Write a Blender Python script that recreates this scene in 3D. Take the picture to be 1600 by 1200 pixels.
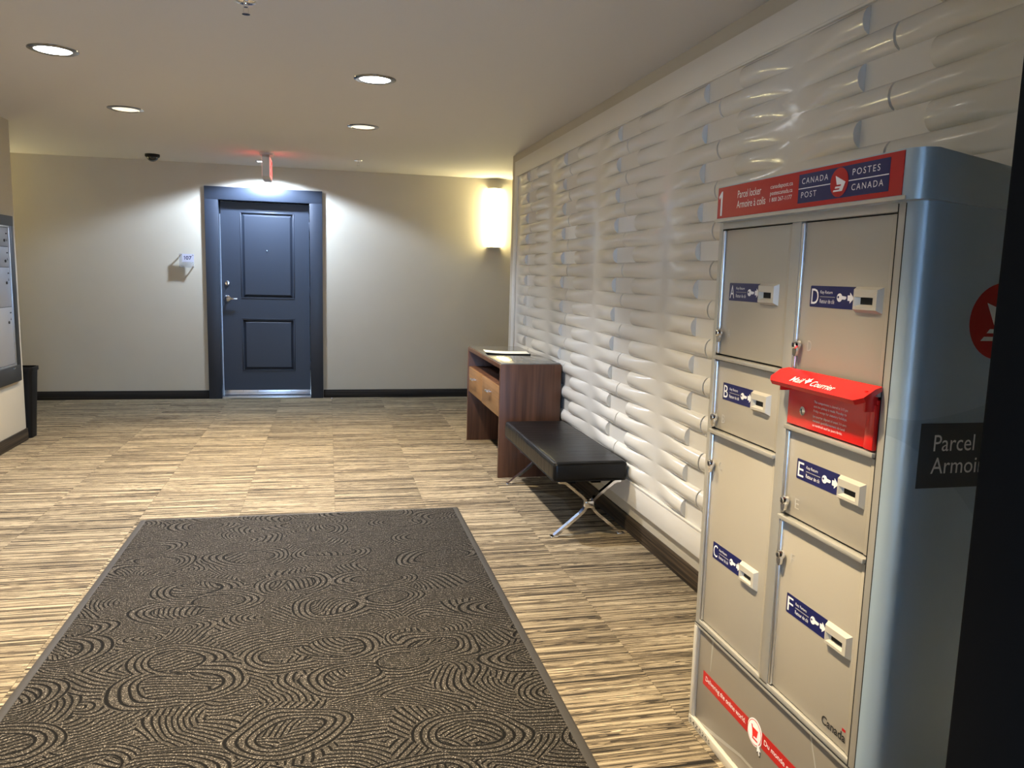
import bpy, bmesh, math, random
from mathutils import Vector, Matrix
R_ = math.radians
random.seed(7)
for o in list(bpy.data.objects): bpy.data.objects.remove(o)
scn = bpy.context.scene
COL = scn.collection

# ------------------------------------------------------------------ camera
yaw, pitch, roll, FPX, CAMH = 0.230477178, 0.137553637, -0.0268237042, 1234.76, 1.40
fw = Vector((math.sin(yaw)*math.cos(pitch), math.cos(yaw)*math.cos(pitch), -math.sin(pitch)))
rt = Vector((math.cos(yaw), -math.sin(yaw), 0)); dn = fw.cross(rt)
r2 = rt*math.cos(roll)+dn*math.sin(roll); d2 = dn*math.cos(roll)-rt*math.sin(roll)
cam_d = bpy.data.cameras.new('camera'); cam = bpy.data.objects.new('camera', cam_d); COL.objects.link(cam)
m = Matrix((r2, -d2, -fw)).transposed().to_4x4(); m.translation = Vector((0, 0, CAMH)); cam.matrix_world = m
cam_d.sensor_width = 36; cam_d.lens = 36*FPX/1600; cam_d.clip_start = .02
scn.camera = cam
# ------------------------------------------------------------------ world, exposure
w = bpy.data.worlds.new('world'); scn.world = w; w.use_nodes = True
w.node_tree.nodes['Background'].inputs[0].default_value = (.42, .63, 1.0, 1)
w.node_tree.nodes['Background'].inputs[1].default_value = 11.5
scn.view_settings.view_transform = 'Standard'; scn.view_settings.look = 'None'
scn.view_settings.exposure = 0.14; scn.view_settings.gamma = 1.0
scn.view_settings.use_curve_mapping = False
# colour (linear) and power of the lamps
COOL, WARM, BLUE = (.97, .99, 1.06), (1.0, .825, .56), (.60, .75, 1.0)
P_COOL, P_WARM, P_DOOR = 285, 285, 250

# ------------------------------------------------------------------ room dimensions (metres)
D, ZC = 8.86, 2.45            # far wall, ceiling
XW, XL_ = 1.625, -2.335       # right and left wall faces
YE_R, YE_L = 7.12, 6.86       # where those walls end at the corridor
YP = 0.60                     # lobby face of the entrance partition

# ------------------------------------------------------------------ helpers
MATS = {}
def mat(name, col, rough=.5, metal=0, bump=0, bscale=200, var=0, vscale=8, spec=.5, trans=0, emit=None, estr=0, coat=0, alpha=1):
    if name in MATS: return MATS[name]
    M = bpy.data.materials.new(name); M.use_nodes = True; nt = M.node_tree; b = nt.nodes['Principled BSDF']
    b.inputs['Base Color'].default_value = (*col, 1); b.inputs['Roughness'].default_value = rough
    b.inputs['Metallic'].default_value = metal; b.inputs['Specular IOR Level'].default_value = spec
    b.inputs['Transmission Weight'].default_value = trans; b.inputs['Coat Weight'].default_value = coat
    b.inputs['Alpha'].default_value = alpha
    if emit: b.inputs['Emission Color'].default_value = (*emit, 1); b.inputs['Emission Strength'].default_value = estr
    tc = nt.nodes.new('ShaderNodeTexCoord')
    if var:
        n = nt.nodes.new('ShaderNodeTexNoise'); n.inputs['Scale'].default_value = vscale; n.inputs['Detail'].default_value = 4
        nt.links.new(tc.outputs['Object'], n.inputs['Vector'])
        mx = nt.nodes.new('ShaderNodeMix'); mx.data_type = 'RGBA'
        mx.inputs[6].default_value = tuple(c*(1-var) for c in col)+(1,); mx.inputs[7].default_value = tuple(min(1, c*(1+var)) for c in col)+(1,)
        nt.links.new(n.outputs['Fac'], mx.inputs[0]); nt.links.new(mx.outputs[2], b.inputs['Base Color'])
    if bump:
        n = nt.nodes.new('ShaderNodeTexNoise'); n.inputs['Scale'].default_value = bscale; n.inputs['Detail'].default_value = 3
        nt.links.new(tc.outputs['Object'], n.inputs['Vector'])
        bp = nt.nodes.new('ShaderNodeBump'); bp.inputs['Strength'].default_value = bump; bp.inputs['Distance'].default_value = .002
        nt.links.new(n.outputs['Fac'], bp.inputs['Height']); nt.links.new(bp.outputs[0], b.inputs['Normal'])
    MATS[name] = M; return M

def math_node(nt, op, a, b=None, c=None):
    n = nt.nodes.new('ShaderNodeMath'); n.operation = op
    for i, v in enumerate((a, b, c)):
        if v is None: continue
        if hasattr(v, 'links'): nt.links.new(v, n.inputs[i])
        else: n.inputs[i].default_value = v
    return n.outputs[0]
def vmath(nt, op, a, b=None):
    n = nt.nodes.new('ShaderNodeVectorMath'); n.operation = op
    for i, v in enumerate((a, b)):
        if v is None: continue
        if hasattr(v, 'links'): nt.links.new(v, n.inputs[i])
        elif op == 'SCALE' and i == 1: n.inputs['Scale'].default_value = v
        else: n.inputs[i].default_value = v
    return n.outputs['Value'] if op in ('LENGTH', 'DISTANCE', 'DOT_PRODUCT') else n.outputs['Vector']
def ramp(nt, fac, stops, interp='LINEAR'):
    n = nt.nodes.new('ShaderNodeValToRGB'); cr = n.color_ramp; cr.interpolation = interp
    while len(cr.elements) < len(stops): cr.elements.new(.5)
    for e, (p, c) in zip(cr.elements, stops): e.position = p; e.color = (*c, 1)
    nt.links.new(fac, n.inputs[0]); return n.outputs[0]

def streak_mat(name, axis, sx, sy, stops, rough=.9, bump=.3, rnd=True, interp='LINEAR', spec=.2, detail=2.5):
    """colour in fine streaks that run along one axis"""
    M = bpy.data.materials.new(name); M.use_nodes = True; nt = M.node_tree; b = nt.nodes['Principled BSDF']
    b.inputs['Roughness'].default_value = rough; b.inputs['Specular IOR Level'].default_value = spec
    tc = nt.nodes.new('ShaderNodeTexCoord'); oi = nt.nodes.new('ShaderNodeObjectInfo')
    mp = nt.nodes.new('ShaderNodeMapping')
    sc = [sy, sy, sy]; sc[axis] = sx; mp.inputs['Scale'].default_value = sc
    nt.links.new(tc.outputs['Object'], mp.inputs['Vector'])
    v = mp.outputs[0]
    if rnd:
        cb = nt.nodes.new('ShaderNodeCombineXYZ')
        r = math_node(nt, 'MULTIPLY', oi.outputs['Random'], 173.0)
        for i in range(3): nt.links.new(r, cb.inputs[i])
        v = vmath(nt, 'ADD', v, cb.outputs[0])
    n = nt.nodes.new('ShaderNodeTexNoise'); n.inputs['Scale'].default_value = 1; n.inputs['Detail'].default_value = detail; n.inputs['Roughness'].default_value = .62
    nt.links.new(v, n.inputs['Vector'])
    col = ramp(nt, n.outputs['Fac'], stops, interp)
    if rnd:   # every tile or board is a little lighter or darker than the next
        hv = nt.nodes.new('ShaderNodeHueSaturation'); nt.links.new(col, hv.inputs['Color'])
        nt.links.new(math_node(nt, 'MULTIPLY_ADD', oi.outputs['Random'], .20, .90), hv.inputs['Value']); col = hv.outputs[0]
    nt.links.new(col, b.inputs['Base Color'])
    bp = nt.nodes.new('ShaderNodeBump'); bp.inputs['Strength'].default_value = bump; bp.inputs['Distance'].default_value = .002
    nt.links.new(n.outputs['Fac'], bp.inputs['Height']); nt.links.new(bp.outputs[0], b.inputs['Normal'])
    MATS[name] = M; return M

class B:
    """collects shapes for ONE mesh object"""
    def __init__(s): s.bm = bmesh.new()
    def _merge(s, t):
        me = bpy.data.meshes.new('tmp'); t.to_mesh(me); t.free(); s.bm.from_mesh(me); bpy.data.meshes.remove(me); return s
    def box(s, x0, y0, z0, x1, y1, z1, bev=0, seg=2):
        t = bmesh.new(); bmesh.ops.create_cube(t, size=1)
        for v in t.verts: v.co = Vector(((x0+x1)/2+v.co.x*(x1-x0), (y0+y1)/2+v.co.y*(y1-y0), (z0+z1)/2+v.co.z*(z1-z0)))
        if bev: bmesh.ops.bevel(t, geom=list(t.edges), offset=bev, segments=seg, profile=.5, affect='EDGES')
        return s._merge(t)
    def pydata(s, V, F):
        vs = [s.bm.verts.new(v) for v in V]
        for f in F:
            try: s.bm.faces.new([vs[i] for i in f])
            except ValueError: pass
        return s
    def prism(s, poly, f0, f1):
        """poly: 2-D outline; f0, f1 map (a, b) to the two ends"""
        n = len(poly); V = [f0(*p) for p in poly]+[f1(*p) for p in poly]
        F = [tuple(range(n))[::-1], tuple(range(n, 2*n))]+[(i, (i+1) % n, n+(i+1) % n, n+i) for i in range(n)]
        return s.pydata(V, F)
    def lathe(s, prof, seg=24, M=None):
        V, F = [], []; n = len(prof)
        for k in range(seg):
            a = 2*math.pi*k/seg
            for r, z in prof:
                v = Vector((r*math.cos(a), r*math.sin(a), z)); V.append(M @ v if M else v)
        for k in range(seg):
            q = (k+1) % seg
            for i in range(n-1): F.append((k*n+i, q*n+i, q*n+i+1, k*n+i+1))
        F.append(tuple(k*n+n-1 for k in range(seg))); F.append(tuple(k*n for k in range(seg))[::-1])
        return s.pydata(V, F)
    def sweep(s, path, wid, th, y0):
        """flat bar along a path in the x-z plane, width wid along y"""
        pts = [Vector(p) for p in path]; V, F = [], []
        for i, p in enumerate(pts):
            d = (pts[min(i+1, len(pts)-1)]-pts[max(i-1, 0)]).normalized(); n = Vector((-d.y, d.x))*th/2
            for q, yy in ((p+n, y0-wid/2), (p+n, y0+wid/2), (p-n, y0+wid/2), (p-n, y0-wid/2)): V.append((q.x, yy, q.y))
        for i in range(len(pts)-1):
            for k in range(4): F.append((i*4+k, i*4+(k+1) % 4, i*4+4+(k+1) % 4, i*4+4+k))
        F.append((0, 1, 2, 3)); e = (len(pts)-1)*4; F.append((e+3, e+2, e+1, e))
        return s.pydata(V, F)
    def done(s, name, m_, parent=None, smooth=True, ang=35):
        bmesh.ops.remove_doubles(s.bm, verts=s.bm.verts, dist=1e-6)
        bmesh.ops.recalc_face_normals(s.bm, faces=s.bm.faces)
        me = bpy.data.meshes.new(name); s.bm.to_mesh(me); s.bm.free()
        return link(name, me, m_, parent, smooth, ang)
def link(name, me, m_, parent=None, smooth=True, ang=35):
    if smooth: me.shade_smooth(); me.set_sharp_from_angle(angle=R_(ang))
    if m_ and not me.materials: me.materials.append(MATS[m_] if isinstance(m_, str) else m_)
    o = bpy.data.objects.new(name, me); COL.objects.link(o)
    if parent: o.parent = parent
    return o
def box(name, a, b, m_, parent=None, bev=0, seg=2): return B().box(*a, *b, bev, seg).done(name, m_, parent)
def tag(o, label=None, cat=None, group=None, kind=None):
    for k, v in (('label', label), ('category', cat), ('group', group), ('kind', kind)):
        if v: o[k] = v
    return o
def empty(name, loc, rz=0, **k):
    o = bpy.data.objects.new(name, None); COL.objects.link(o); o.location = loc; o.rotation_euler = (0, 0, rz); o.empty_display_size = .05
    return tag(o, **k)
def structure(name, a, b, m_, bev=0): return tag(box(name, a, b, m_, None, bev), kind='structure')
FRONT = Matrix.Rotation(R_(90), 4, 'X')                    # writing that faces local -y
def text(name, s, m_, parent, u0, v0, w_=None, h_=None, y=0, M=FRONT, ext=.0004, bold=0, shear=0, spacing=1):
    """writing with its lower left corner at (u0, v0), fitted to width and height"""
    c = bpy.data.curves.new(name, 'FONT'); c.body = s; c.size = 1; c.offset = bold; c.shear = shear; c.space_character = spacing; c.resolution_u = 3
    t = bpy.data.objects.new(name, c); COL.objects.link(t); bpy.context.view_layer.update()
    me = bpy.data.meshes.new_from_object(t.evaluated_get(bpy.context.evaluated_depsgraph_get()))
    bpy.data.objects.remove(t); bpy.data.curves.remove(c); me.name = name
    xs = [v.co.x for v in me.vertices]; ys = [v.co.y for v in me.vertices]
    X0, X1, Y0, Y1 = min(xs), max(xs), min(ys), max(ys)
    if w_ is None: w_ = (X1-X0)*h_/(Y1-Y0)
    if h_ is None: h_ = (Y1-Y0)*w_/(X1-X0)
    for v in me.vertices:
        p = Vector((u0+(v.co.x-X0)/(X1-X0)*w_, v0+(v.co.y-Y0)/(Y1-Y0)*h_, ext))
        v.co = (M @ p)+Vector((0, y, 0)) if M is FRONT else M @ p
    me.materials.clear()
    return link(name, me, m_, parent, smooth=False)
def flat(name, poly, m_, parent, y=0, th=.0005):
    """a print or sticker outline in (u, v) on a face that looks to local -y"""
    return B().prism(poly, lambda a, b: (a, y-th, b), lambda a, b: (a, y, b)).done(name, m_, parent, smooth=False)
def circ(cx, cy, rx, ry=None, n=40, a0=0, a1=360): 
    ry = ry or rx; full = (a1-a0) % 360 == 0
    return [(cx+rx*math.cos(R_(a0+(a1-a0)*i/(n if full else n-1))), cy+ry*math.sin(R_(a0+(a1-a0)*i/(n if full else n-1)))) for i in range(n)]
def rrect(x0, y0, x1, y1, r, n=4):
    P = []
    for cx, cy, a in ((x1-r, y0+r, -90), (x1-r, y1-r, 0), (x0+r, y1-r, 90), (x0+r, y0+r, 180)): P += circ(cx, cy, r, n=n, a0=a, a1=a+90)
    return P

# ------------------------------------------------------------------ materials
mat('wall_beige', (.54, .49, .39), .75, bump=.25, bscale=260, var=.03, vscale=5)
mat('ceiling_paint', (.61, .585, .55), .9, bump=.35, bscale=140)
mat('white_gloss', (.67, .645, .59), .16, bump=.03, bscale=30)
mat('white_trim', (.69, .66, .60), .38, bump=.04, bscale=60)
mat('slate_paint', (.024, .031, .046), .42, bump=.05, bscale=90)
mat('chrome', (.82, .82, .84), .10, 1, var=.03)
mat('brushed_alu', (.78, .80, .84), .30, 1, var=.05, vscale=60)
mat('black_matte', (.003, .003, .003), .9, var=.1, spec=.1)
mat('black_plastic', (.004, .004, .0045), .5, var=.1, spec=.2)
mat('black_leather', (.0035, .0035, .004), .34, bump=.25, bscale=110, spec=.30)
mat('rubber', (.024, .020, .016), .6, bump=.2, bscale=300)
mat('walnut_dark', (.030, .018, .014), .35, var=.3)
mat('locker_beige', (.42, .375, .295), .42, .15, bump=.10, bscale=700, var=.02)
mat('locker_frame', (.43, .41, .36), .35, .35, bump=.05, bscale=500)
mat('locker_cap', (.42, .51, .57), .30, .35, var=.04)
mat('locker_base', (.24, .21, .17), .35, .2, var=.05, vscale=3)
mat('post_red', (.42, .004, .006), .32, var=.04)
mat('flap_red', (.72, .012, .010), .25, var=.03, coat=.3)
mat('label_navy', (.006, .009, .085), .35, var=.05)
mat('print_white', (.82, .80, .78), .5, var=.02)
mat('print_grey', (.30, .29, .27), .5, var=.02)
mat('print_dark', (.02, .02, .02), .5, var=.02)
mat('emboss', (.52, .48, .40), .4, .15, var=.02)
mat('slot_beige', (.50, .46, .38), .38, .1, bump=.05, bscale=400)
mat('dark_hole', (.004, .004, .004), .8, var=.1)
mat('band_slate', (.050, .060, .070), .35, var=.05)
mat('mail_grey', (.32, .33, .36), .4, .4, bump=.05, bscale=500)
mat('mail_frame', (.017, .018, .020), .45, bump=.05, bscale=90)
mat('paper', (.80, .80, .72), .7, var=.02)
mat('plate_lilac', (.56, .56, .66), .3, var=.02)
mat('print_navy', (.02, .025, .10), .5, var=.02)
mat('dark_glass', (.01, .01, .011), .06, var=.1, coat=.5)
mat('stone_top', (.16, .155, .14), .10, var=.2, vscale=14, coat=.4)
mat('sconce_glow', (1, .97, .9), .4, var=.01, emit=(1, .86, .45), estr=48)
mat('lens_cool', (1, 1, 1), .4, var=.01, emit=(.95, .97, 1), estr=24)
mat('lens_warm', (.9, .85, .75), .4, var=.01, emit=(1, .88, .66), estr=1.0)
mat('lens_bright', (1, .95, .85), .4, var=.01, emit=(1, .90, .72), estr=20)
mat('ring_metal', (.34, .34, .35), .14, 1, var=.05)
mat('exit_red', (.9, .1, .08), .4, var=.02, emit=(1, .04, .04), estr=1.3)
mat('exit_face', (.85, .7, .66), .4, var=.02, emit=(1, .42, .38), estr=.45)
mat('exit_body', (.55, .52, .47), .5, var=.03)
CARPET = [(0, (.014, .011, .008)), (.33, (.20, .155, .095)), (.355, (.022, .017, .012)), (.385, (.12, .092, .058)), (.405, (.030, .023, .015)), (.435, (.17, .132, .083)), (.455, (.060, .045, .029)), (.475, (.22, .172, .108)), (.497, (.028, .021, .015)), (.515, (.29, .23, .147)), (.545, (.075, .057, .037)), (.565, (.38, .31, .205)), (.592, (.034, .026, .018)), (.612, (.24, .19, .12)), (.638, (.045, .034, .023)), (.662, (.32, .26, .17))]
streak_mat('carpet_stripe', 0, 1.4, 74, CARPET, rough=.95, bump=.4, interp='CONSTANT', detail=.7)
streak_mat('base_stripe', 1, 1.2, 110, [(.3, (.010, .008, .006)), (.48, (.030, .022, .015)), (.60, (.065, .045, .028)), (.75, (.12, .085, .05))], rough=.55, bump=.2)
streak_mat('base_stripe_x', 0, 1.2, 110, [(.3, (.010, .009, .008)), (.55, (.022, .018, .014)), (.75, (.05, .04, .03))], rough=.6, bump=.2)
WAL = [(.30, (.045, .019, .010)), (.50, (.085, .036, .019)), (.70, (.120, .053, .029))]
streak_mat('walnut_v', 2, 1.2, 26, WAL, rough=.38, bump=.05, spec=.4)
streak_mat('walnut_h', 1, 1.2, 34, [(.3, (.16, .085, .036)), (.5, (.22, .12, .052)), (.7, (.28, .155, .07))], rough=.4, bump=.05, spec=.4)

def pane(name, tint, gloss, fog=0):
    M = bpy.data.materials.new(name); M.use_nodes = True; nt = M.node_tree; b = nt.nodes['Principled BSDF']; out_ = nt.nodes['Material Output']
    b.inputs['Base Color'].default_value = (*tint, 1); b.inputs['Roughness'].default_value = .05
    t = nt.nodes.new('ShaderNodeBsdfTransparent'); t.inputs[0].default_value = (*tint, 1)
    fr_ = nt.nodes.new('ShaderNodeFresnel'); mx = nt.nodes.new('ShaderNodeMixShader')
    f = math_node(nt, 'ADD', math_node(nt, 'MULTIPLY', fr_.outputs[0], gloss), fog)
    nt.links.new(f, mx.inputs[0]); nt.links.new(t.outputs[0], mx.inputs[1]); nt.links.new(b.outputs[0], mx.inputs[2]); nt.links.new(mx.outputs[0], out_.inputs[0])
    MATS[name] = M
pane('glass', (.95, .97, .97), .6); pane('acrylic', (.86, .87, .90), .8, .18)
def mat_field():
    M = bpy.data.materials.new('mat_field'); M.use_nodes = True; nt = M.node_tree; b = nt.nodes['Principled BSDF']
    b.inputs['Roughness'].default_value = .9; b.inputs['Specular IOR Level'].default_value = .10
    tc = nt.nodes.new('ShaderNodeTexCoord'); p = tc.outputs['Object']
    dn_ = nt.nodes.new('ShaderNodeTexNoise'); dn_.inputs['Scale'].default_value = 4.5; dn_.inputs['Detail'].default_value = 0
    nt.links.new(p, dn_.inputs['Vector'])
    q = vmath(nt, 'ADD', p, vmath(nt, 'SCALE', vmath(nt, 'SUBTRACT', dn_.outputs['Color'], (.5, .5, .5)), .11))
    S = 6.8
    vo = nt.nodes.new('ShaderNodeTexVoronoi'); vo.voronoi_dimensions = '2D'; vo.inputs['Scale'].default_value = S; vo.inputs['Randomness'].default_value = .85
    nt.links.new(q, vo.inputs['Vector'])
    sep = vmath(nt, 'MULTIPLY', vmath(nt, 'SUBTRACT', vo.outputs['Color'], (.5, .5, .5)), (.50, .50, 0))
    c = vmath(nt, 'ADD', vmath(nt, 'MULTIPLY', vo.outputs['Position'], (1, 1, 0)), sep)
    rel = vmath(nt, 'SUBTRACT', vmath(nt, 'MULTIPLY', q, (1, 1, 0)), c)
    r = vmath(nt, 'LENGTH', vmath(nt, 'MULTIPLY', rel, (1.0, 1.35, 0)))
    def groove(rr, pitch):
        st = math_node(nt, 'SINE', math_node(nt, 'MULTIPLY', rr, 2*math.pi/pitch))
        g = nt.nodes.new('ShaderNodeMapRange'); g.interpolation_type = 'SMOOTHSTEP'; g.inputs[1].default_value = -.85; g.inputs[2].default_value = -.15
        nt.links.new(st, g.inputs[0]); return g.outputs[0]
    g1 = groove(r, .0215)
    # long sweeping bundles of grooves laid over the short ones
    vb = nt.nodes.new('ShaderNodeTexVoronoi'); vb.voronoi_dimensions = '2D'; vb.inputs['Scale'].default_value = 2.9; vb.inputs['Randomness'].default_value = 1
    nt.links.new(q, vb.inputs['Vector'])
    rb = vmath(nt, 'LENGTH', vmath(nt, 'MULTIPLY', vmath(nt, 'SUBTRACT', vmath(nt, 'MULTIPLY', q, (1, 1, 0)), vmath(nt, 'MULTIPLY', vb.outputs['Position'], (1, 1, 0))), (.85, 1.25, 0)))
    g2 = groove(rb, .0235)
    band = math_node(nt, 'LESS_THAN', math_node(nt, 'ABSOLUTE', math_node(nt, 'SUBTRACT', rb, .125)), .042)
    gm = nt.nodes.new('ShaderNodeMix'); nt.links.new(band, gm.inputs[0]); nt.links.new(g1, gm.inputs[2]); nt.links.new(g2, gm.inputs[3])
    class G: outputs = [gm.outputs[0]]
    g = G
    fl = nt.nodes.new('ShaderNodeTexNoise'); fl.inputs['Scale'].default_value = 230; fl.inputs['Detail'].default_value = 2
    nt.links.new(p, fl.inputs['Vector'])
    col = ramp(nt, fl.outputs['Fac'], [(.30, (.013, .011, .009)), (.50, (.030, .026, .021)), (.60, (.064, .055, .045)), (.68, (.26, .23, .195))])
    mx = nt.nodes.new('ShaderNodeMix'); mx.data_type = 'RGBA'; mx.inputs[6].default_value = (.004, .0035, .003, 1)  # near-black colour paints the shade inside the grooves, on top of the bump
    nt.links.new(g.outputs[0], mx.inputs[0]); nt.links.new(col, mx.inputs[7]); nt.links.new(mx.outputs[2], b.inputs['Base Color'])
    h = math_node(nt, 'ADD', g.outputs[0], math_node(nt, 'MULTIPLY', fl.outputs['Fac'], .35))
    bp = nt.nodes.new('ShaderNodeBump'); bp.inputs['Strength'].default_value = .9; bp.inputs['Distance'].default_value = .004
    nt.links.new(h, bp.inputs['Height']); nt.links.new(bp.outputs[0], b.inputs['Normal'])
    MATS['mat_field'] = M
mat_field()
def vinyl():
    """grey-blue side vinyl with broad overlapping translucent sweeps printed on it"""
    M = bpy.data.materials.new('side_vinyl'); M.use_nodes = True; nt = M.node_tree; b = nt.nodes['Principled BSDF']
    b.inputs['Roughness'].default_value = .32; b.inputs['Metallic'].default_value = .25
    tc = nt.nodes.new('ShaderNodeTexCoord'); p = tc.outputs['Object']
    v = None
    for (cx, cz, rad, k) in ((.82, 1.95, .62, 1), (-.3, .55, .62, 1), (1.1, .7, .86, 1), (.0, 1.75, .62, 1), (.55, .1, .42, 1)):
        d = vmath(nt, 'LENGTH', vmath(nt, 'MULTIPLY', vmath(nt, 'SUBTRACT', p, (0, cx, cz)), (0, 1, 1)))
        s_ = math_node(nt, 'MULTIPLY', math_node(nt, 'LESS_THAN', d, rad), .2)
        v = s_ if v is None else math_node(nt, 'ADD', v, s_)
    nt.links.new(ramp(nt, v, [(0, (.31, .40, .48)), (.3, (.39, .49, .57)), (.6, (.48, .58, .66)), (1, (.60, .69, .75))]), b.inputs['Base Color'])
    MATS['side_vinyl'] = M
vinyl()
def leather():
    """fine grain with shallow creases across the seat"""
    M = MATS['black_leather']; nt = M.node_tree; b = nt.nodes['Principled BSDF']
    tc = nt.nodes.new('ShaderNodeTexCoord'); mp = nt.nodes.new('ShaderNodeMapping'); mp.inputs['Scale'].default_value = (3.5, 32, 3.5)
    nt.links.new(tc.outputs['Object'], mp.inputs['Vector'])
    n = nt.nodes.new('ShaderNodeTexNoise'); n.inputs['Scale'].default_value = 1; n.inputs['Detail'].default_value = 2
    nt.links.new(mp.outputs[0], n.inputs['Vector'])
    old = b.inputs['Normal'].links[0].from_socket
    bp = nt.nodes.new('ShaderNodeBump'); bp.inputs['Strength'].default_value = .55; bp.inputs['Distance'].default_value = .006
    nt.links.new(n.outputs['Fac'], bp.inputs['Height']); nt.links.new(old, bp.inputs['Normal']); nt.links.new(bp.outputs[0], b.inputs['Normal'])
leather()

# ================================================================== THE SETTING
floor = structure('floor', (-5.4, -1.7, -.06), (4.6, D, -.007), 'black_matte')
TS = .532
tile_me = None
ix0, ix1 = -10, 8
for iy in range(-4, 17):
    for ix in range(ix0, ix1):
        xa, ya = .035+ix*TS, D-(iy+1)*TS if False else -.05+iy*TS
        xb, yb = xa+TS, ya+TS
        if yb > D+.3 or ya < -.6: continue
        if ya < YE_L-.35 and (xb < XL_-.02 or xa > XW+.02): continue
        if ya > D-.02: continue
        if xa < -4.3 or xb > 4.2: continue
        if tile_me is None:
            bb = B().box(0, 0, -.007, TS-.0008, TS-.0008, 0, .0008, 1); t0 = bb.done('carpet_tile', 'carpet_stripe', floor); tile_me = t0.data
            t0.location = (xa, ya, 0)
        else:
            t = bpy.data.objects.new('carpet_tile', tile_me); COL.objects.link(t); t.parent = floor; t.location = (xa, ya, 0)
structure('wall_far', (-5.4, D, 0), (-1.17, D+.2, ZC), 'wall_beige')
wf = bpy.data.objects['wall_far']
B().box(-.12, D, 0, 4.6, D+.2, ZC).box(-1.17, D, 2.155, -.12, D+.2, ZC).done('wall_section', 'wall_beige', wf)
structure('wall_left', (XL_-.3, YP, 0), (XL_, YE_L, ZC), 'wall_beige', .004)
structure('wall_right', (XW, YP, 0), (XW+.3, YE_R, ZC), 'wall_beige', .004)
structure('wall_corridor_left', (-5.4, 6.6, 0), (-5.2, D, ZC), 'wall_beige')
structure('wall_corridor_right', (4.4, 6.6, 0), (4.6, D, ZC), 'wall_beige')
structure('wall_corridor_near_left', (-5.4, YE_L-.2, 0), (XL_-.3, YE_L, ZC), 'wall_beige')
structure('wall_corridor_near_right', (XW+.3, YE_R-.2, 0), (4.6, YE_R, ZC), 'wall_beige')
structure('ceiling', (-5.4, -1.7, ZC), (4.6, D+.2, ZC+.1), 'ceiling_paint')
# entrance partition with its black metal door frame (the opening the camera looks through)
structure('wall_entrance', (.69, YP-.12, 0), (XW+.3, YP, ZC), 'black_matte')
we = bpy.data.objects['wall_entrance']
B().box(XL_-.3, YP-.12, 0, -1.15, YP, ZC).box(-1.15, YP-.12, 2.2, .69, YP, ZC).done('wall_section', 'black_matte', we)
tr = structure('trim_1', (.606, YP-.15, 0), (.70, YP+.02, 2.2), 'black_matte', .003)
B().box(-1.16, YP-.15, 0, -1.06, YP+.02, 2.2, .003).done('jamb', 'black_matte', tr)
B().box(-1.06, YP-.15, 2.1, .606, YP+.02, 2.2, .003).done('head', 'black_matte', tr)
structure('wall_vestibule_left', (-1.5, -1.6, 0), (-1.35, YP-.12, ZC), 'wall_beige')
structure('wall_vestibule_right', (1.35, -1.6, 0), (1.5, YP-.12, ZC), 'wall_beige')
structure('wall_vestibule_back', (-1.5, -1.6, 2.2), (1.5, -1.5, ZC), 'wall_beige')
wn = structure('window_1', (-1.35, -1.565, 0), (1.35, -1.555, 2.2), 'glass')
B().box(-1.35, -1.6, 0, -1.29, -1.5, 2.2).box(1.29, -1.6, 0, 1.35, -1.5, 2.2).box(-.03, -1.6, 0, .03, -1.5, 2.2).box(-1.35, -1.6, 2.12, 1.35, -1.5, 2.2).box(-1.35, -1.6, 0, 1.35, -1.5, .1).done('window_frame', 'black_matte', wn)
ld = bpy.data.lights.new('entrance_daylight_portal', 'AREA'); ld.shape = 'RECTANGLE'; ld.size = 2.6; ld.size_y = 2.1
lo = bpy.data.objects.new('entrance_daylight_portal', ld); COL.objects.link(lo); lo.location = (0, -1.545, 1.1); lo.rotation_euler = (R_(90), 0, R_(180)); ld.cycles.is_portal = True
structure('sky_block_behind_door', (-1.4, D+.2, 0), (.1, D+.26, ZC), 'wall_beige')  # unseen slab added to keep sky light from leaking round the door
# baseboards
structure('baseboard_right', (XW-.013, YP+.02, 0), (XW, YE_R, .095), 'base_stripe', .003)
structure('baseboard_left', (XL_, YP+.02, 0), (XL_+.013, YE_L, .095), 'base_stripe', .003)
bf = structure('baseboard_far', (-5.2, D-.013, 0), (-1.240, D, .09), 'base_stripe_x', .003)
B().box(-.050, D-.013, 0, 4.4, D, .09, .003).done('baseboard_section', 'base_stripe_x', bf)

# ---------------------------------------------------------------- apartment door
d = tag(empty('door_1', (0, D, 0)), kind='structure', label='dark slate two-panel apartment door in wide casing on far wall')
CX0, CX1, CT, CW = -1.238, -.054, 2.222, .132
for a, b in (((CX0, -.028, 0), (CX0+CW, .0, CT-CW)), ((CX1-CW, -.028, 0), (CX1, .0, CT-CW)), ((CX0, -.028, CT-CW), (CX1, .0, CT))):
    box('casing_board', a, b, 'slate_paint', d, .002)
OX0, OX1, OT = CX0+CW, CX1-CW, CT-CW
for a, b in (((OX0-.04, 0, 0), (OX0, .15, OT)), ((OX1, 0, 0), (OX1+.04, .15, OT)), ((OX0-.04, 0, OT), (OX1+.04, .15, OT+.04))):
    box('jamb', a, b, 'slate_paint', d)
YL = .085
box('weather_strip', (OX0+.001, YL-.012, .03), (OX0+.008, YL, OT-.14), 'brushed_alu', d)
lf = bpy.data.objects.new('door_leaf', None)
bmx = B()
px0, px1 = -.905, -.350
for a, b in (((OX0+.01, .01), (px0, OT-.012)), ((px1, .01), (OX1-.008, OT-.012)), ((px0, .01), (px1, .285)), ((px0, .86), (px1, 1.068)), ((px0, 1.985), (px1, OT-.012))):
    bmx.box(a[0], YL, a[1], b[0], YL+.02, b[1])
bmx.box(OX0+.01, YL+.02, .01, OX1-.008, YL+.045, OT-.012)
leaf = bmx.done('door_leaf', 'slate_paint', d)
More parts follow.
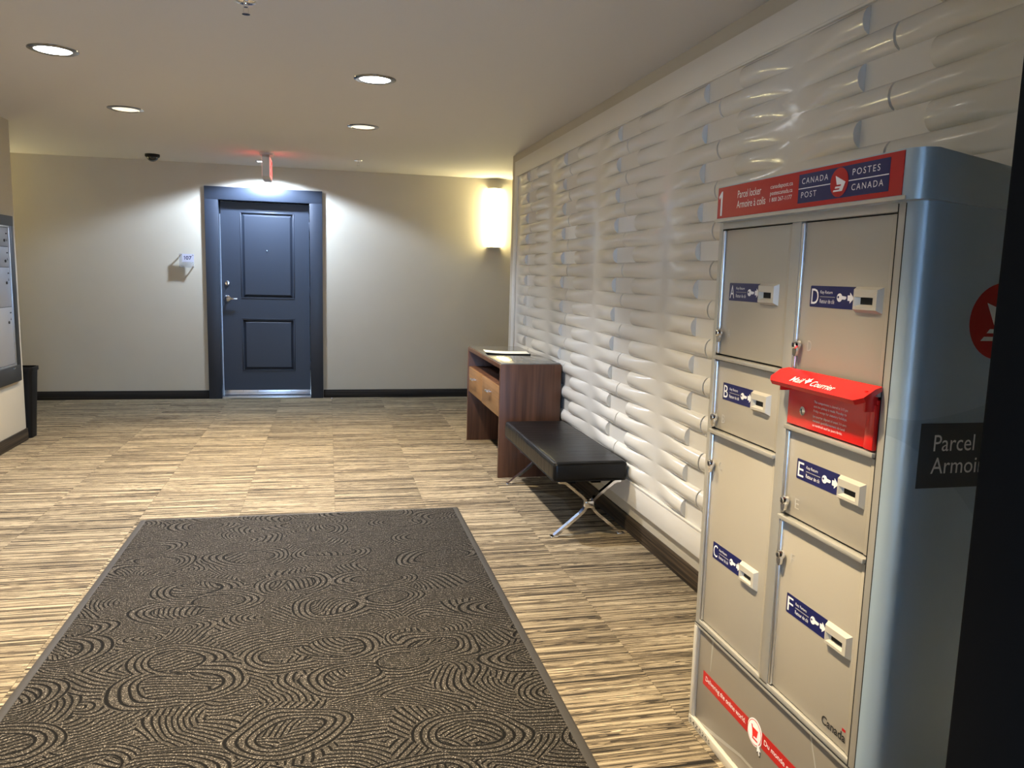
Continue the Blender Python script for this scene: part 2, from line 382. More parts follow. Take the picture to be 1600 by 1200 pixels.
for z0, z1 in ((.285, .86), (1.068, 1.985)):
    k = .045; V = [(px0+.022, YL+.0195, z0+.022), (px1-.022, YL+.0195, z0+.022), (px1-.022, YL+.0195, z1-.022), (px0+.022, YL+.0195, z1-.022), (px0+k, YL+.004, z0+k), (px1-k, YL+.004, z0+k), (px1-k, YL+.004, z1-k), (px0+k, YL+.004, z1-k)]
    B().pydata(V, [(4, 5, 6, 7), (0, 1, 5, 4), (1, 2, 6, 5), (2, 3, 7, 6), (3, 0, 4, 7)]).done('raised_panel', 'slate_paint', leaf, ang=10)
    s_ = B()   # ogee bead around the panel
    for a, b in (((px0, z0), (px1, z0+.014)), ((px0, z1-.014), (px1, z1)), ((px0, z0+.014), (px0+.014, z1-.014)), ((px1-.014, z0+.014), (px1, z1-.014))):
        s_.box(a[0], YL-.005, a[1], b[0], YL+.019, b[1], .004)
    s_.done('panel_moulding', 'slate_paint', leaf)
MY = Matrix.Rotation(R_(90), 4, 'X')
def disc_on_door(name, x, z, prof, m_, par, y=YL): return B().lathe(prof, 24, Matrix.Translation((x, y, z)) @ MY).done(name, m_, par)
hb = disc_on_door('door_handle', -1.045, 1.068, [(0, 0), (.034, 0), (.034, .006), (.026, .012), (.012, .016), (.011, .045), (0, .045)], 'chrome', leaf)
B().box(-1.055, YL-.058, 1.058, -.935, YL-.042, 1.076, .007, 3).done('lever', 'chrome', leaf)
disc_on_door('deadbolt', -1.043, 1.230, [(0, 0), (.026, 0), (.026, .008), (.02, .016), (0, .018)], 'chrome', leaf)
disc_on_door('peephole', -.634, 1.585, [(0, 0), (.009, 0), (.007, .005), (0, .006)], 'chrome', leaf)
box('kick_strip', (OX0+.012, YL-.006, .03), (OX1-.010, YL, .078), 'brushed_alu', leaf, .001)
box('threshold', (OX0, -.02, 0), (OX1, YL+.04, .02), 'brushed_alu', d, .004)
for x in (-1.07, -.9, -.75, -.55, -.4, -.22): disc_on_door('screw', x, .068, [(0, 0), (.004, 0), (.003, .002), (0, .002)], 'print_grey', leaf, YL-.006)
for z in (.3, 1.1, 1.8): box('hinge', (OX1-.014, YL-.008, z), (OX1+.001, YL+.002, z+.1), 'slate_paint', d, .002)
lf = None

# ================================================================== RELIEF WALL PANEL
PX = XW-.020
wp = empty('relief_wall_panel', (XW, 0, 0), label='glossy white relief panel of stacked half-round logs in flat frame on right wall', cat='wall panel')
box('backing', (-.018, .98, .285), (-.001, 6.83, 2.26), 'white_gloss', wp)
for a, b in (((-.026, .88, 2.25), (0, 6.922, 2.372)), ((-.026, .88, .171), (0, 6.922, .294)), ((-.026, 6.81, .294), (0, 6.922, 2.25)), ((-.026, .88, .294), (0, 1.0, 2.25))):
    box('frame_rail', a, b, 'white_trim', wp, .002)
for a, b in (((-.030, 1.0, 2.240), (-.018, 6.81, 2.251)), ((-.030, 1.0, .293), (-.018, 6.81, .304))):
    box('bead', a, b, 'white_trim', wp, .003)
def log_mesh(L, sgn, H=.0838, P=.026, na=13, ns=9):
    V, F = [], []
    for i in range(na):
        a = i/(na-1); t = min(1, a/.80); rp = t*t*(3-2*t)
        for j in range(ns):
            s = -1+2*j/(ns-1); s = math.sin(s*math.pi/2)
            V.append((-.0178-P*rp*max(0, 1-s*s)**.60, sgn*a*L, s*H/2))
    idx = lambda i, j: i*ns+j
    for i in range(na-1):
        for j in range(ns-1): F.append((idx(i, j), idx(i+1, j), idx(i+1, j+1), idx(i, j+1)))
    F.append(tuple(idx(na-1, j) for j in range(ns)))
    bb = B().pydata(V, F); bmesh.ops.recalc_face_normals(bb.bm, faces=bb.bm.faces)
    me = bpy.data.meshes.new('relief_log'); bb.bm.to_mesh(me); bb.bm.free()
    # outward is -x
    if sum(p.normal.x*p.area for p in me.polygons) > 0: me.flip_normals()
    me.shade_smooth(); me.set_sharp_from_angle(angle=R_(50)); me.materials.append(MATS['white_gloss'])
    return me
LM = {(t, s): log_mesh(.372 if t == 0 else .5170, s) for t in (0, 1) for s in (-1, 1)}
for k in range(-2, 4):
    yc = 3.64+1.045*k
    for s in (-1, 1):
        if k == 3 and s == 1: continue
        for r in range(23):
            z = .3515+r*.08375
            o = bpy.data.objects.new('relief_log', LM[(r % 2, s)]); COL.objects.link(o); o.parent = wp; o.location = (0, yc, z)

# ================================================================== FLOOR MAT
fm = empty('entrance_mat', (-.129, 0, 0), label='large dark brown swirl-textured entrance mat with rubber edge on carpet', cat='floor mat')
MX, MY0, MY1 = .884, .95, 4.565
bb = B()
out = [(-MX, MY0), (MX, MY0), (MX, MY1), (-MX, MY1)]; k = .034
V = [(x, y, .0005) for x, y in out]+[(x-math.copysign(.012, x), y+(.012 if y == MY0 else -.012), .0065) for x, y in out]+[(x-math.copysign(k, x), y+(k if y == MY0 else -k), .0065) for x, y in out]
F = [(3, 2, 1, 0)]
for i in range(4):
    j = (i+1) % 4; F += [(i, j, 4+j, 4+i), (4+i, 4+j, 8+j, 8+i)]
F.append((8, 9, 10, 11))
bb.pydata(V, F).done('rubber_edge', 'rubber', fm)
box('textile_field', (-MX+k, MY0+k, .0055), (MX-k, MY1-k, .0095), 'mat_field', fm, .0015)

# ================================================================== DESK
dk = empty('reception_desk', (1.141, 5.216, 0), label='dark walnut console desk with glossy top and two drawers behind the bench', cat='desk')
DX, DY, DH = .432, 1.295, .795
for y in (0, DY-.03): box('side_panel', (0, y, 0), (DX, y+.03, DH-.004), 'walnut_v', dk, .001)
box('back_panel', (DX-.02, .03, .05), (DX-.004, DY-.03, DH-.03), 'walnut_dark', dk)
box('top_panel', (0, .03, DH-.034), (DX, DY-.03, DH-.004), 'walnut_v', dk, .001)
box('glass_top', (.006, .006, DH-.004), (DX-.006, DY-.006, DH+.004), 'stone_top', dk, .001)
box('shelf', (.02, .03, .612), (DX-.02, DY-.03, .632), 'walnut_v', dk, .001)
box('drawer_case', (.03, .035, .43), (DX-.02, DY-.035, .452), 'walnut_dark', dk)
for i, (y0, y1) in enumerate(((.034, DY/2-.002), (DY/2+.002, DY-.034))):
    dr = box('drawer', (.006 if i else .001, y0, .424), (.026, y1, .630), 'walnut_h', dk, .0012)
    yc = (y0+y1)/2
    h_ = B().box(-.034, yc-.045, .554, -.020, yc+.045, .568, .004)
    for yy in (yc-.03, yc+.03): h_.box(-.022, yy-.004, .557, .004, yy+.004, .565)
    h_.done('handle', 'brushed_alu', dr)
cl = empty('document_folder', (1.30, 5.86, DH+.004), R_(-6), label='pale paper on thin black folder lying on the walnut desk top', cat='folder')
box('cover', (-.13, -.085, 0), (.20, .085, .010), 'black_plastic', cl, .001)
bb = B(); V, F = [], []
for i in range(9):
    a = i/8; z = .0108+.010*(max(0, .5-a)*2)**2+.004*max(0, a-.7)
    for y in (-.09, .09): V += [(-.145+a*.335, y, z), (-.145+a*.335, y, z+.0015)]
for i in range(8):
    q = i*4; F += [(q, q+4, q+6, q+2), (q+1, q+3, q+7, q+5), (q, q+1, q+5, q+4), (q+2, q+6, q+7, q+3)]
F += [(0, 2, 3, 1), (32, 33, 35, 34)]
bb.pydata(V, F).done('paper_sheet', 'paper', cl)

# ================================================================== BENCH
bn = empty('bench', (1.155, 3.905, 0), label='black leather bench on crossed chrome legs beside the walnut desk', cat='bench')
BW, BL = .418, 1.205
bb = B().box(0, 0, .312, BW, BL, .422, .026, 5)
for v in bb.bm.verts:   # soft crown on the cushion
    fx = 1-abs(v.co.x/BW*2-1)**4; fy = 1-abs(v.co.y/BL*2-1)**8
    if v.co.z > .4: v.co.z += .003*fx*fy
seat = bb.done('seat_cushion', 'black_leather', bn)
def loop_tube(name, pts, r, m_, par, seg=8):
    c = bpy.data.curves.new(name, 'CURVE'); c.dimensions = '3D'; sp = c.splines.new('POLY'); sp.points.add(len(pts)-1); sp.use_cyclic_u = True
    for p, q in zip(sp.points, pts): p.co = (*q, 1)
    c.bevel_depth = r; c.bevel_resolution = 2
    t = bpy.data.objects.new(name, c); COL.objects.link(t); bpy.context.view_layer.update()
    me = bpy.data.meshes.new_from_object(t.evaluated_get(bpy.context.evaluated_depsgraph_get())); bpy.data.objects.remove(t); bpy.data.curves.remove(c)
    me.materials.clear(); return link(name, me, m_, par)
for z in (.4145, .3195): loop_tube('piping', [(x, y, z) for x, y in rrect(.0055, .0055, BW-.0055, BL-.0055, .024, 5)], .0036, 'black_leather', seat)
# wrinkles of the leather are in its bump; the steel below:
box('support_beam', (BW/2-.10, .12, .275), (BW/2-.045, BL-.12, .311), 'black_matte', bn, .003)
box('support_beam', (BW/2+.045, .12, .275), (BW/2+.10, BL-.12, .311), 'black_matte', bn, .003)
for yy in (.10, BL-.10): box('cross_plate', (.05, yy-.03, .300), (BW-.05, yy+.03, .313), 'black_matte', bn, .002)
xc = BW/2+.012
for yy in (.055, BL-.055):
    for s in (-1, 1):
        pth = [(-.190, .006), (-.130, .055), (-.045, .125), (-.026, .146), (-.017, .165), (-.017, .185), (-.026, .203), (-.045, .222), (-.100, .268), (-.135, .296), (-.150, .303), (-.175, .305)]
        B().sweep([(xc+(-s)*px_ if s > 0 else xc+px_, z) for px_, z in pth], .030, .015, yy).done('leg', 'chrome', bn, ang=60)
        B().box(xc+s*.190-.022, yy-.018, 0, xc+s*.190+.022, yy+.018, .008, .003).done('foot', 'chrome', bn)
    B().box(xc-.024, yy-.016, .155, xc+.024, yy+.016, .195, .004).done('leg_joint', 'chrome', bn)
    B().lathe([(0, 0), (.006, 0), (.005, .004), (0, .005)], 12, Matrix.Translation((xc, yy-.0155, .205)) @ MY).done('bolt', 'chrome', bn)

# ================================================================== PARCEL LOCKER
L = empty('parcel_locker', (1.12, 2.163, 0), R_(-90), label='tall beige parcel locker with lettered doors, red header and red mail flap', cat='locker')
# local: x = to the right along the front, y = into the locker, z = up; the front looks to -y
arc = circ(.780, .042, .042, .042, n=9, a0=-90, a1=0)
body_poly = [(.004, .016), (.776, .016), (.776, 0)]+arc+[(.822, .447), (0, .447), (0, .02)]
B().prism(body_poly, lambda a, b: (a, b, 0), lambda a, b: (a, b, 1.572-.080*max(0, b-.05))).done('body', 'side_vinyl', L, ang=30)
# header hood: follows the body, proud of the front, its roof sloping to the back
cap_arc = circ(.782, .022, .044, .044, n=9, a0=-90, a1=0); cap_arc2 = circ(.026, -.004, .018, .018, n=6, a0=180, a1=270)
cap = cap_arc2[::-1] and ([(a, b) for a, b in circ(.026, -.004, .018, .018, n=6, a0=180, a1=270)]+[(a, b) for a, b in cap_arc]+[(.826, .449), (.008, .449)])
B().prism(cap, lambda a, b: (a, b, 1.566-.080*max(0, b-.03)), lambda a, b: (a, b, 1.664-.165*max(0, b-.03))).done('header_hood', 'locker_cap', L, ang=30)
hs = flat('header_sign', [(.026, 1.575), (.788, 1.575), (.788, 1.661), (.026, 1.661)], 'post_red', L, -.022, .0012)
flat('header_lip', [(.014, 1.566), (.800, 1.566), (.800, 1.5735), (.014, 1.5735)], 'slot_beige', L, -.022, .003)
HY = -.0234
def one(name, par, u, v, h, y, m_):
    k = h/.068
    return flat(name, [(u+a*k, v+b*k) for a, b in ((.012, 0), (.021, 0), (.021, .068), (.015, .068), (0, .054), (.004, .047), (.012, .054))], m_, par, y)
one('numeral', hs, .033, 1.582, .068, HY, 'print_white')
text('lettering', 'Parcel locker', 'print_white', hs, .140, 1.624, .121, .020, HY)
text('lettering', 'Armoire à colis', 'print_white', hs, .138, 1.597, .147, .020, HY)
for s_, z in (('canadapost.ca', 1.629), ('postescanada.ca', 1.613)): text('lettering', s_, 'print_white', hs, .306, z, .100, .0135, HY)
text('lettering', '1 800 267-1177', 'print_white', hs, .305, 1.600, .100, .010, HY)
flat('blue_plate', [(.431, 1.586), (.749, 1.586), (.749, 1.653), (.431, 1.653)], 'label_navy', hs, HY+.0002, .0004)
for a, b in ((.432, .557), (.620, .747)): flat('rule', [(a, 1.6188), (b, 1.6188), (b, 1.6208), (a, 1.6208)], 'print_white', hs, HY-.0002)
text('lettering', 'CANADA', 'print_white', hs, .445, 1.630, .101, .0135, HY-.0004, spacing=1.3)
text('lettering', 'POST', 'print_white', hs, .445, 1.598, .060, .0135, HY-.0004, spacing=1.3)
text('lettering', 'POSTES', 'print_white', hs, .632, 1.630, .088, .0135, HY-.0004, spacing=1.3)
text('lettering', 'CANADA', 'print_white', hs, .632, 1.598, .101, .0135, HY-.0004, spacing=1.3)
def emblem(par, cx, cz, r, y, mirror=1, Mx=None):
    """red disc with the white wing and three trailing bars"""
    c1 = flat('emblem_disc', circ(cx, cz, r), 'post_red', par, y, .0006)
    wing = [(-.42, .48), (.72, -.02), (.40, -.62), (-.62, -.62), (-.55, -.50), (.08, -.50), (.14, -.40), (-.42, -.40), (-.36, -.27), (.21, -.27), (.28, -.15), (-.22, -.15)]
    c2 = flat('emblem_wing', [(cx+a*r, cz+b*r) for a, b in wing], 'print_white', par, y-.0006, .0006)
    return c1, c2
emblem(hs, .588, 1.6198, .0315, HY-.0006)
# front frame
fr = B()
FZ0, FZ1 = .345, 1.566
fr.box(0, 0, .0, .022, .02, FZ1, .002).box(.752, 0, .335, .7765, .02, FZ1, .002)
fr.box(.022, 0, 1.546, .752, .02, FZ1, .002).box(.378, 0, FZ0, .418, .02, 1.546, .002).box(.022, 0, .337, .752, .02, .352, .002)
fr.done('front_frame', 'locker_frame', L)
for u in (.7760, .7535): box('front_seam', (u, -.0006, .337), (u+.0022, .02, FZ1-.004), 'dark_hole', L)
box('front_seam', (.002, -.0022, .3365), (.776, .01, .3385), 'dark_hole', L)
box('gap_shade_sheet', (.022, .0150, .352), (.752, .0158, 1.546), 'dark_hole', L)  # black sheet behind the doors, paints the shade in the gaps around them
for u0, u1, zz in ((.022, .378, (1.172, .950)), (.418, .752, (1.170, 1.040, .808))):
    for z in zz: B().box(u0, -.008, z-.003, u1, .02, z+.008, .002).done('ledge', 'locker_frame', L)
def key_door(letter, u0, z0, u1, z1, lz, kz):
    """compartment door: lock, embossed letter, key-return label and slot"""
    dr = box('compartment_door', (u0+.003, .008, z0+.003), (u1-.003, .0165, z1-.003), 'locker_beige', L, .001)
    tag(dr, label='compartment door '+letter)
    box('edge_strip', (u0+.001, .000, z0+.003), (u0+.013, .010, z1-.003), 'brushed_alu', dr, .004, 3)
    box('edge_fold', (u1-.016, .005, z0+.003), (u1-.003, .0085, z1-.003), 'locker_beige', dr, .001)
    la = u0+.048
    y = .0078
    flat('key_label', rrect(la, kz-.025, la+.168, kz+.025, .003), 'label_navy', dr, y, .0006); y -= .0008
    text('label_letter', letter, 'print_white', dr, la+.006, kz-.018, .024 if letter != 'D' else .028, .036, y)
    text('label_text', 'Key Return', 'print_white', dr, la+.040, kz+.005, .046, .0095, y)
    text('label_text', 'Retour de clé', 'print_white', dr, la+.040, kz-.015, .055, .0095, y)
    flat('label_rule', [(la+.040, kz-.0008), (la+.096, kz-.0008), (la+.096, kz+.0008), (la+.040, kz+.0008)], 'print_grey', dr, y)
    key = circ(la+.113, kz, .0095, n=16, a0=25, a1=335)+[(la+.133, kz-.004), (la+.137, kz-.001), (la+.137, kz+.003)]
    flat('key_symbol', key, 'print_white', dr, y); flat('key_hole_symbol', circ(la+.109, kz+.001, .0028, n=10), 'label_navy', dr, y-.0006)
    ar = [(la+.142, kz-.006), (la+.150, kz-.006), (la+.150, kz-.012), (la+.164, kz), (la+.150, kz+.012), (la+.150, kz+.006), (la+.142, kz+.006)]
    flat('arrow_symbol', ar, 'print_white', dr, y)
    # key slot housing: a bevelled frame with a dark mouth
    s0, s1, k0, k1 = la+.170, la+.258, kz-.030, kz+.026
    h = B(); yo = -.004
    V = [(s0, .008, k0), (s1, .008, k0), (s1, .008, k1), (s0, .008, k1), (s0+.006, yo, k0+.007), (s1-.006, yo, k0+.007), (s1-.006, yo, k1-.006), (s0+.006, yo, k1-.006),
         (s0+.009, yo, kz-.017), (s1-.018, yo, kz-.017), (s1-.018, yo, kz+.004), (s0+.009, yo, kz+.004), (s0+.018, .006, kz-.012), (s1-.022, .006, kz-.012), (s1-.022, .006, kz+.003), (s0+.018, .006, kz+.003)]
    F = []
    for i in range(4):
        j = (i+1) % 4; F += [(i, j, 4+j, 4+i), (4+i, 4+j, 8+j, 8+i), (8+i, 8+j, 12+j, 12+i)]
    h.pydata(V, F).done('key_slot', 'slot_beige', dr, ang=20)
    box('slot_mouth', (s0+.018, .0058, kz-.012), (s1-.022, .0072, kz+.003), 'dark_hole', dr)
    lu = u0+.022
    lk = B().lathe([(0, 0), (.0125, 0), (.0125, .006), (.0095, .013), (.007, .014), (0, .014)], 20, Matrix.Translation((lu, .002, lz)) @ MY)
    lk.prism(circ(lu+.001, lz-.012, .009, .016, n=16), lambda a, b: (a, -.002, b), lambda a, b: (a, -.009, b))
    lk.done('lock', 'chrome', dr)
    box('key_hole', (lu-.0015, -.0135, lz-.005), (lu+.0015, -.0118, lz+.005), 'dark_hole', dr)
    text('embossed_letter', letter, 'emboss', dr, lu+.030, lz-.012, .017, .026, .0075)
for a in (('A', .022, 1.182, .378, 1.546, 1.248, 1.368), ('B', .022, .960, .378, 1.168, .996, 1.080), ('C', .022, .352, .378, .946, .856, .597),
          ('D', .418, 1.182, .752, 1.546, 1.248, 1.368), ('E', .418, .818, .752, 1.036, .856, .946), ('F', .418, .352, .752, .804, .714, .599)): key_door(*a)
fdoor = [o for o in L.children if o.get('label') == 'compartment door F'][0]
text('wordmark', 'Canada', 'print_dark', fdoor, .642, .374, .088, .022, .0074, bold=.02)
flat('wordmark_flag', [(.716, .399), (.728, .399), (.728, .405), (.716, .405)], 'post_red', fdoor, .0078)
# red mail compartment
mb = box('mail_front', (.421, -.002, 1.052), (.749, .016, 1.160), 'flap_red', L, .002)
box('mail_frame', (.722, -.008, 1.052), (.750, .004, 1.150), 'flap_red', mb, .002)
bb = B()   # projecting hood: slopes out and down with chamfered outer corners
top = [(.414, -.002, 1.190), (.758, -.002, 1.190), (.762, -.020, 1.186), (.762, -.048, 1.168), (.742, -.058, 1.160), (.424, -.058, 1.160), (.406, -.046, 1.168), (.408, -.020, 1.186)]
V = top+[(x, y+.006 if y < -.01 else y, z-.010) for x, y, z in top]; n = len(top)
bb.pydata(V, [tuple(range(n)), tuple(range(n, 2*n))[::-1]]+[(i, (i+1) % n, n+(i+1) % n, n+i) for i in range(n)]).done('mail_hood', 'flap_red', L, ang=25)
box('mail_cheek', (.424, -.03, 1.135), (.430, 0, 1.180), 'flap_red', L, .001); box('mail_cheek', (.740, -.03, 1.135), (.746, 0, 1.180), 'flap_red', L, .001)
# writing on the sloping hood
sl = math.atan2(.026, .038)
MH = Matrix.Translation((0, -.0575, 1.1602)) @ Matrix.Rotation(sl, 4, 'X') @ Matrix.Translation((0, 0, .0008))
mh = [o for o in L.children if o.name.startswith('mail_hood')][0]
text('lettering', 'Mail', 'print_white', mh, .492, .010, .046, .018, M=MH, shear=.15, bold=.004)
text('lettering', 'Courrier', 'print_white', mh, .572, .010, .086, .018, M=MH, shear=.15, bold=.004)
lfp = [(-.011, .006), (-.004, .006), (-.006, .015), (.001, .011), (.008, .017), (.008, .009), (.013, .006), (.004, -.001), (.002, -.006), (-.003, -.001)]
me = bpy.data.meshes.new('leaf_symbol'); me.from_pydata([MH @ Vector((.553+a, .018+b, .0006)) for a, b in lfp], [], [tuple(range(len(lfp)))]); link('leaf_symbol', me, 'print_white', mh, False)
for i, s_ in enumerate(('This compartment is cleared at 3:15 pm', 'and the pickup is made Monday to', 'Friday except for statutory holidays.')):
    text('notice_text', s_, 'print_white', mb, .530, 1.117-i*.0105, .125 if i != 1 else .122, .0075, -.0026)
for i, s_ in enumerate(('Le courrier déposé ici avant 3 h sera', 'ramassé quotidiennement du lundi', 'au vendredi sauf les jours fériés.')):
    text('notice_text', s_, 'print_white', mb, .530, 1.083-i*.0105, (.124, .120, .112)[i], .0075, -.0026)
B().lathe([(0, 0), (.011, 0), (.011, .003), (.008, .005), (0, .005)], 20, Matrix.Translation((.488, -.002, 1.092)) @ MY).done('mail_lock', 'chrome', mb)
box('mail_key_hole', (.4868, -.0075, 1.087), (.4892, -.0068, 1.097), 'dark_hole', mb)
# lower panel and plinth
lp = box('lower_panel', (.022, .008, .030), (.770, .02, .326), 'locker_base', L, .001)
box('panel_trim', (0, -.002, .327), (.7765, .018, .337), 'locker_frame', L, .002)
box('plinth', (0, -.004, 0), (.776, .03, .028), 'slot_beige', L, .002)
text('unit_number', 'S4Z0205', 'print_dark', L, .012, .008, .135, .013, -.0042, spacing=1.35)
for i in range(1): box('side_edge', (0, -.003, .028), (.016, .012, .327), 'slot_beige', L, .002)
flat('red_band', [(.060, .160), (.330, .160), (.330, .203), (.060, .203)], 'post_red', lp, .0078)
flat('red_band', [(.402, .158), (.735, .158), (.735, .203), (.402, .203)], 'post_red', lp, .0078)
text('lettering', 'Delivering the online world.', 'print_white', lp, .078, .173, .240, .020, .0070)
text('lettering', 'Du monde en ligne jusqu\'à vous.', 'print_white', lp, .415, .171, .300, .020, .0070)
flat('cart_disc', circ(.366, .181, .038), 'print_white', lp, .0078); flat('cart_ring', circ(.366, .181, .0345, n=40), 'flap_red', lp, .0070, .0003); flat('cart_ground', circ(.366, .181, .0325), 'print_white', lp, .0066, .0003)
flat('cart_symbol', [(.349, .199), (.354, .199), (.357, .193), (.384, .193), (.380, .172), (.363, .170), (.363, .165), (.384, .165), (.384, .161), (.358, .161), (.358, .170), (.355, .187)], 'flap_red', lp, .0062)
flat('cursor_symbol', [(.385, .163), (.385, .136), (.391, .142), (.396, .131), (.400, .133), (.395, .144), (.403, .145)], 'print_white', lp, .0062)
flat('cursor_shadow', [(.383, .160), (.383, .132), (.391, .139), (.396, .127), (.403, .130), (.398, .141), (.402, .142), (.396, .144), (.390, .142)], 'print_dark', lp, .0066, .0002)
for pts in ([(.10, .326), (.112, .326), (.102, .22), (.099, .22)], [(.05, .03), (.30, .075), (.55, .085), (.55, .079), (.30, .066), (.12, .03)], [(.60, .326), (.606, .326), (.70, .10), (.697, .10)]):
    flat('printed_sweep', pts, 'locker_frame', lp, .0079, .0001)
# side graphics on the face that looks towards the entrance (local +x)
MS = Matrix.Translation((.8224, 0, 0)) @ Matrix.Rotation(R_(90), 4, 'Z') @ Matrix.Rotation(R_(90), 4, 'X')
def side_flat(name, poly, m_, off=.0003):
    return B().prism(poly, lambda a, b: (.8222+off, a, b), lambda a, b: (.8222+off+.0004, a, b)).done(name, m_, L, smooth=False)
side_flat('side_band', [(.045, .989), (.42, .989), (.42, 1.124), (.045, 1.124)], 'band_slate')
text('lettering', 'Parcel locker', 'print_white', L, .079, 1.066, .220, .034, M=MS, ext=.0008)
text('lettering', 'Armoire à colis', 'print_white', L, .077, 1.019, .268, .034, M=MS, ext=.0008)
side_flat('side_disc', circ(.212, 1.332, .078, n=48), 'post_red')
wing = [(-.62, .42), (.62, -.02), (.34, -.56), (-.72, -.56), (-.62, -.45), (.05, -.45), (.12, -.36), (-.55, -.36), (-.46, -.25), (.20, -.25), (.27, -.14), (-.35, -.14)]
side_flat('side_wing', [(.220+a*.078, 1.336+b*.078) for a, b in wing], 'print_white', .0009)

# ================================================================== MAILBOXES ON THE LEFT WALL
mu = empty('mailbox_unit', (XL_+.025, 5.97, 0), R_(90), label='wall-mounted grey mailbox bank in dark slate frame on left wall', cat='mailbox')
MW, M0, M1, ft = .79, .49, 1.735, .075
for a, b in (((0, 0, M0), (MW, .025, M0+.125)), ((0, 0, M1-ft), (MW, .025, M1)), ((0, 0, M0+.125), (ft, .025, M1-ft)), ((MW-ft, 0, M0+.125), (MW, .025, M1-ft))):
    box('frame_board', a, b, 'mail_frame', mu, .002)
box('back_plate', (ft, .012, M0+.125), (MW-ft, .0248, M1-ft), 'mail_frame', mu)
for a, b in (((ft, .002, M0+.125), (MW-ft, .012, M0+.139)), ((ft, .002, M1-ft-.012), (MW-ft, .012, M1-ft)), ((MW-ft-.016, .002, M0+.139), (MW-ft, .012, M1-ft-.012)), ((ft, .002, M0+.139), (ft+.016, .012, M1-ft-.012))):
    box('metal_edge', a, b, 'brushed_alu', mu, .002)
zs = [M1-ft-.014, 1.505, 1.355, 1.062, M0+.141]
for c in range(2):
    u0 = ft+.018+c*.302; u1 = u0+.300
    for zt, zb in zip(zs[:-1], zs[1:]):
        dr = box('mailbox_door', (u0+.002, .006, zb+.002), (u1-.002, .012, zt-.002), 'mail_grey', mu, .001)
        zc = zt-.045
        flat('name_slot', [(u1-.050, zc-.004), (u1-.022, zc-.004), (u1-.022, zc+.005), (u1-.050, zc+.005)], 'dark_hole', dr, .006)
        flat('door_mark', [(u1-.046, zc-.055), (u1-.026, zc-.055), (u1-.036, zc-.035)], 'print_dark', dr, .006)
        B().lathe([(0, 0), (.011, 0), (.010, .006), (0, .007)], 16, Matrix.Translation((u1-.080, .006, zb+.045 if zt-zb < .2 else zc-.07)) @ MY).done('lock', 'print_dark', dr)
box('finger_pull', (MW-.16, -.004, M0+.100), (MW-.12, .002, M0+.112), 'chrome', mu, .001)

# ================================================================== WASTE BIN
bb = B(); bx0, bx1, by0, by1, H_ = -.175, .175, -.085, .085, .570
def ring(t, ins=0): 
    sx, sy = .83+.17*t, .80+.20*t
    return [(x*sx, y*sy) for x, y in rrect(bx0+ins, by0+ins, bx1-ins, by1-ins, .03, 4)]
n = len(ring(0)); V, F = [], []
levels = [(0, 0, 0), (.55*H_, .55, 0), (H_-.03, .95, 0), (H_-.03, 1.0, -.006), (H_, 1.0, -.006), (H_, 1.0, .004), (H_-.03, .95, .004), (.02, .02, .006)]
for z, t, ins in levels: V += [(x, y, z) for x, y in ring(t, ins)]
for k in range(len(levels)-1):
    for i in range(n): j = (i+1) % n; F.append((k*n+i, k*n+j, (k+1)*n+j, (k+1)*n+i))
F.append(tuple(range(n))[::-1]); F.append(tuple((len(levels)-1)*n+i for i in range(n)))
bin_ = tag(bb.pydata(V, F).done('waste_bin', 'black_plastic', None), label='tall black rectangular waste bin at the end of the left wall', cat='waste bin')
bin_.location = (-2.462, 6.975, 0)

# ================================================================== UNIT NUMBER SIGN
us = empty('unit_number_sign', (-1.418, D, 1.452), label='small translucent unit number plate 107 on standoffs left of the door', cat='sign')
box('acrylic_plate', (-.075, -.052, -.070), (.070, -.048, .070), 'acrylic', us, .001)
pp = box('number_plate', (-.045, -.0535, -.012), (.070, -.0522, .070), 'plate_lilac', us)
one('number', pp, -.030, .010, .040, -.0536, 'print_navy'); text('number', '07', 'print_navy', pp, -.010, .010, .058, .040, -.0538, bold=.02)
for x in (-.062, .058):
    for z in (-.058, .058): B().lathe([(0, 0), (.006, 0), (.006, .056), (.004, .058), (0, .058)], 12, Matrix.Translation((x, 0, z)) @ MY).done('standoff', 'chrome', us)

# ================================================================== CEILING THINGS
def downlight(x, y, kind, label, group='recessed ceiling downlights', r=.105, power=None, cone=108, lens=None):
    t = empty('downlight', (x, y, ZC), label=label, cat='downlight', group=group)
    B().lathe([(r*.80, -.001), (r*.84, -.007), (r, -.007), (r*1.10, -.003), (r*1.11, 0), (r*.80, 0)], 40).done('trim_ring', 'ring_metal', t)
    B().lathe([(0, -.0015), (r*.80, -.0015), (r*.80, -.003), (0, -.004)], 32).done('lens', lens or {'cool': 'lens_cool', 'warm': 'lens_warm', 'door': 'lens_cool'}[kind], t)
    l = bpy.data.lights.new('downlight_lamp', 'SPOT'); l.color = {'cool': COOL, 'warm': WARM, 'door': BLUE}[kind]
    l.energy = power or {'cool': P_COOL, 'warm': P_WARM, 'door': P_DOOR}[kind]
    l.spot_size = R_(152 if kind == 'door' else cone); l.spot_blend = .25 if kind == 'door' else .85; l.shadow_soft_size = .05
    lo_ = bpy.data.objects.new('downlight_lamp', l); COL.objects.link(lo_); lo_.parent = t; lo_.location = (0, 0, -.03)
    return t
downlight(.26, 4.62, 'cool', 'bright white ceiling downlight nearer of the two at picture centre')
downlight(.26, 6.13, 'warm', 'warm ceiling downlight behind the bright white one at picture centre', power=350, cone=92)
downlight(-1.33, 4.55, 'cool', 'bright white ceiling downlight at the upper left of the picture')
downlight(-1.34, 6.06, 'warm', 'warm ceiling downlight at left, behind the bright white one there', power=350, cone=92)
downlight(-.628, 8.45, 'door', 'small downlight close to far wall, behind the exit sign', r=.062)
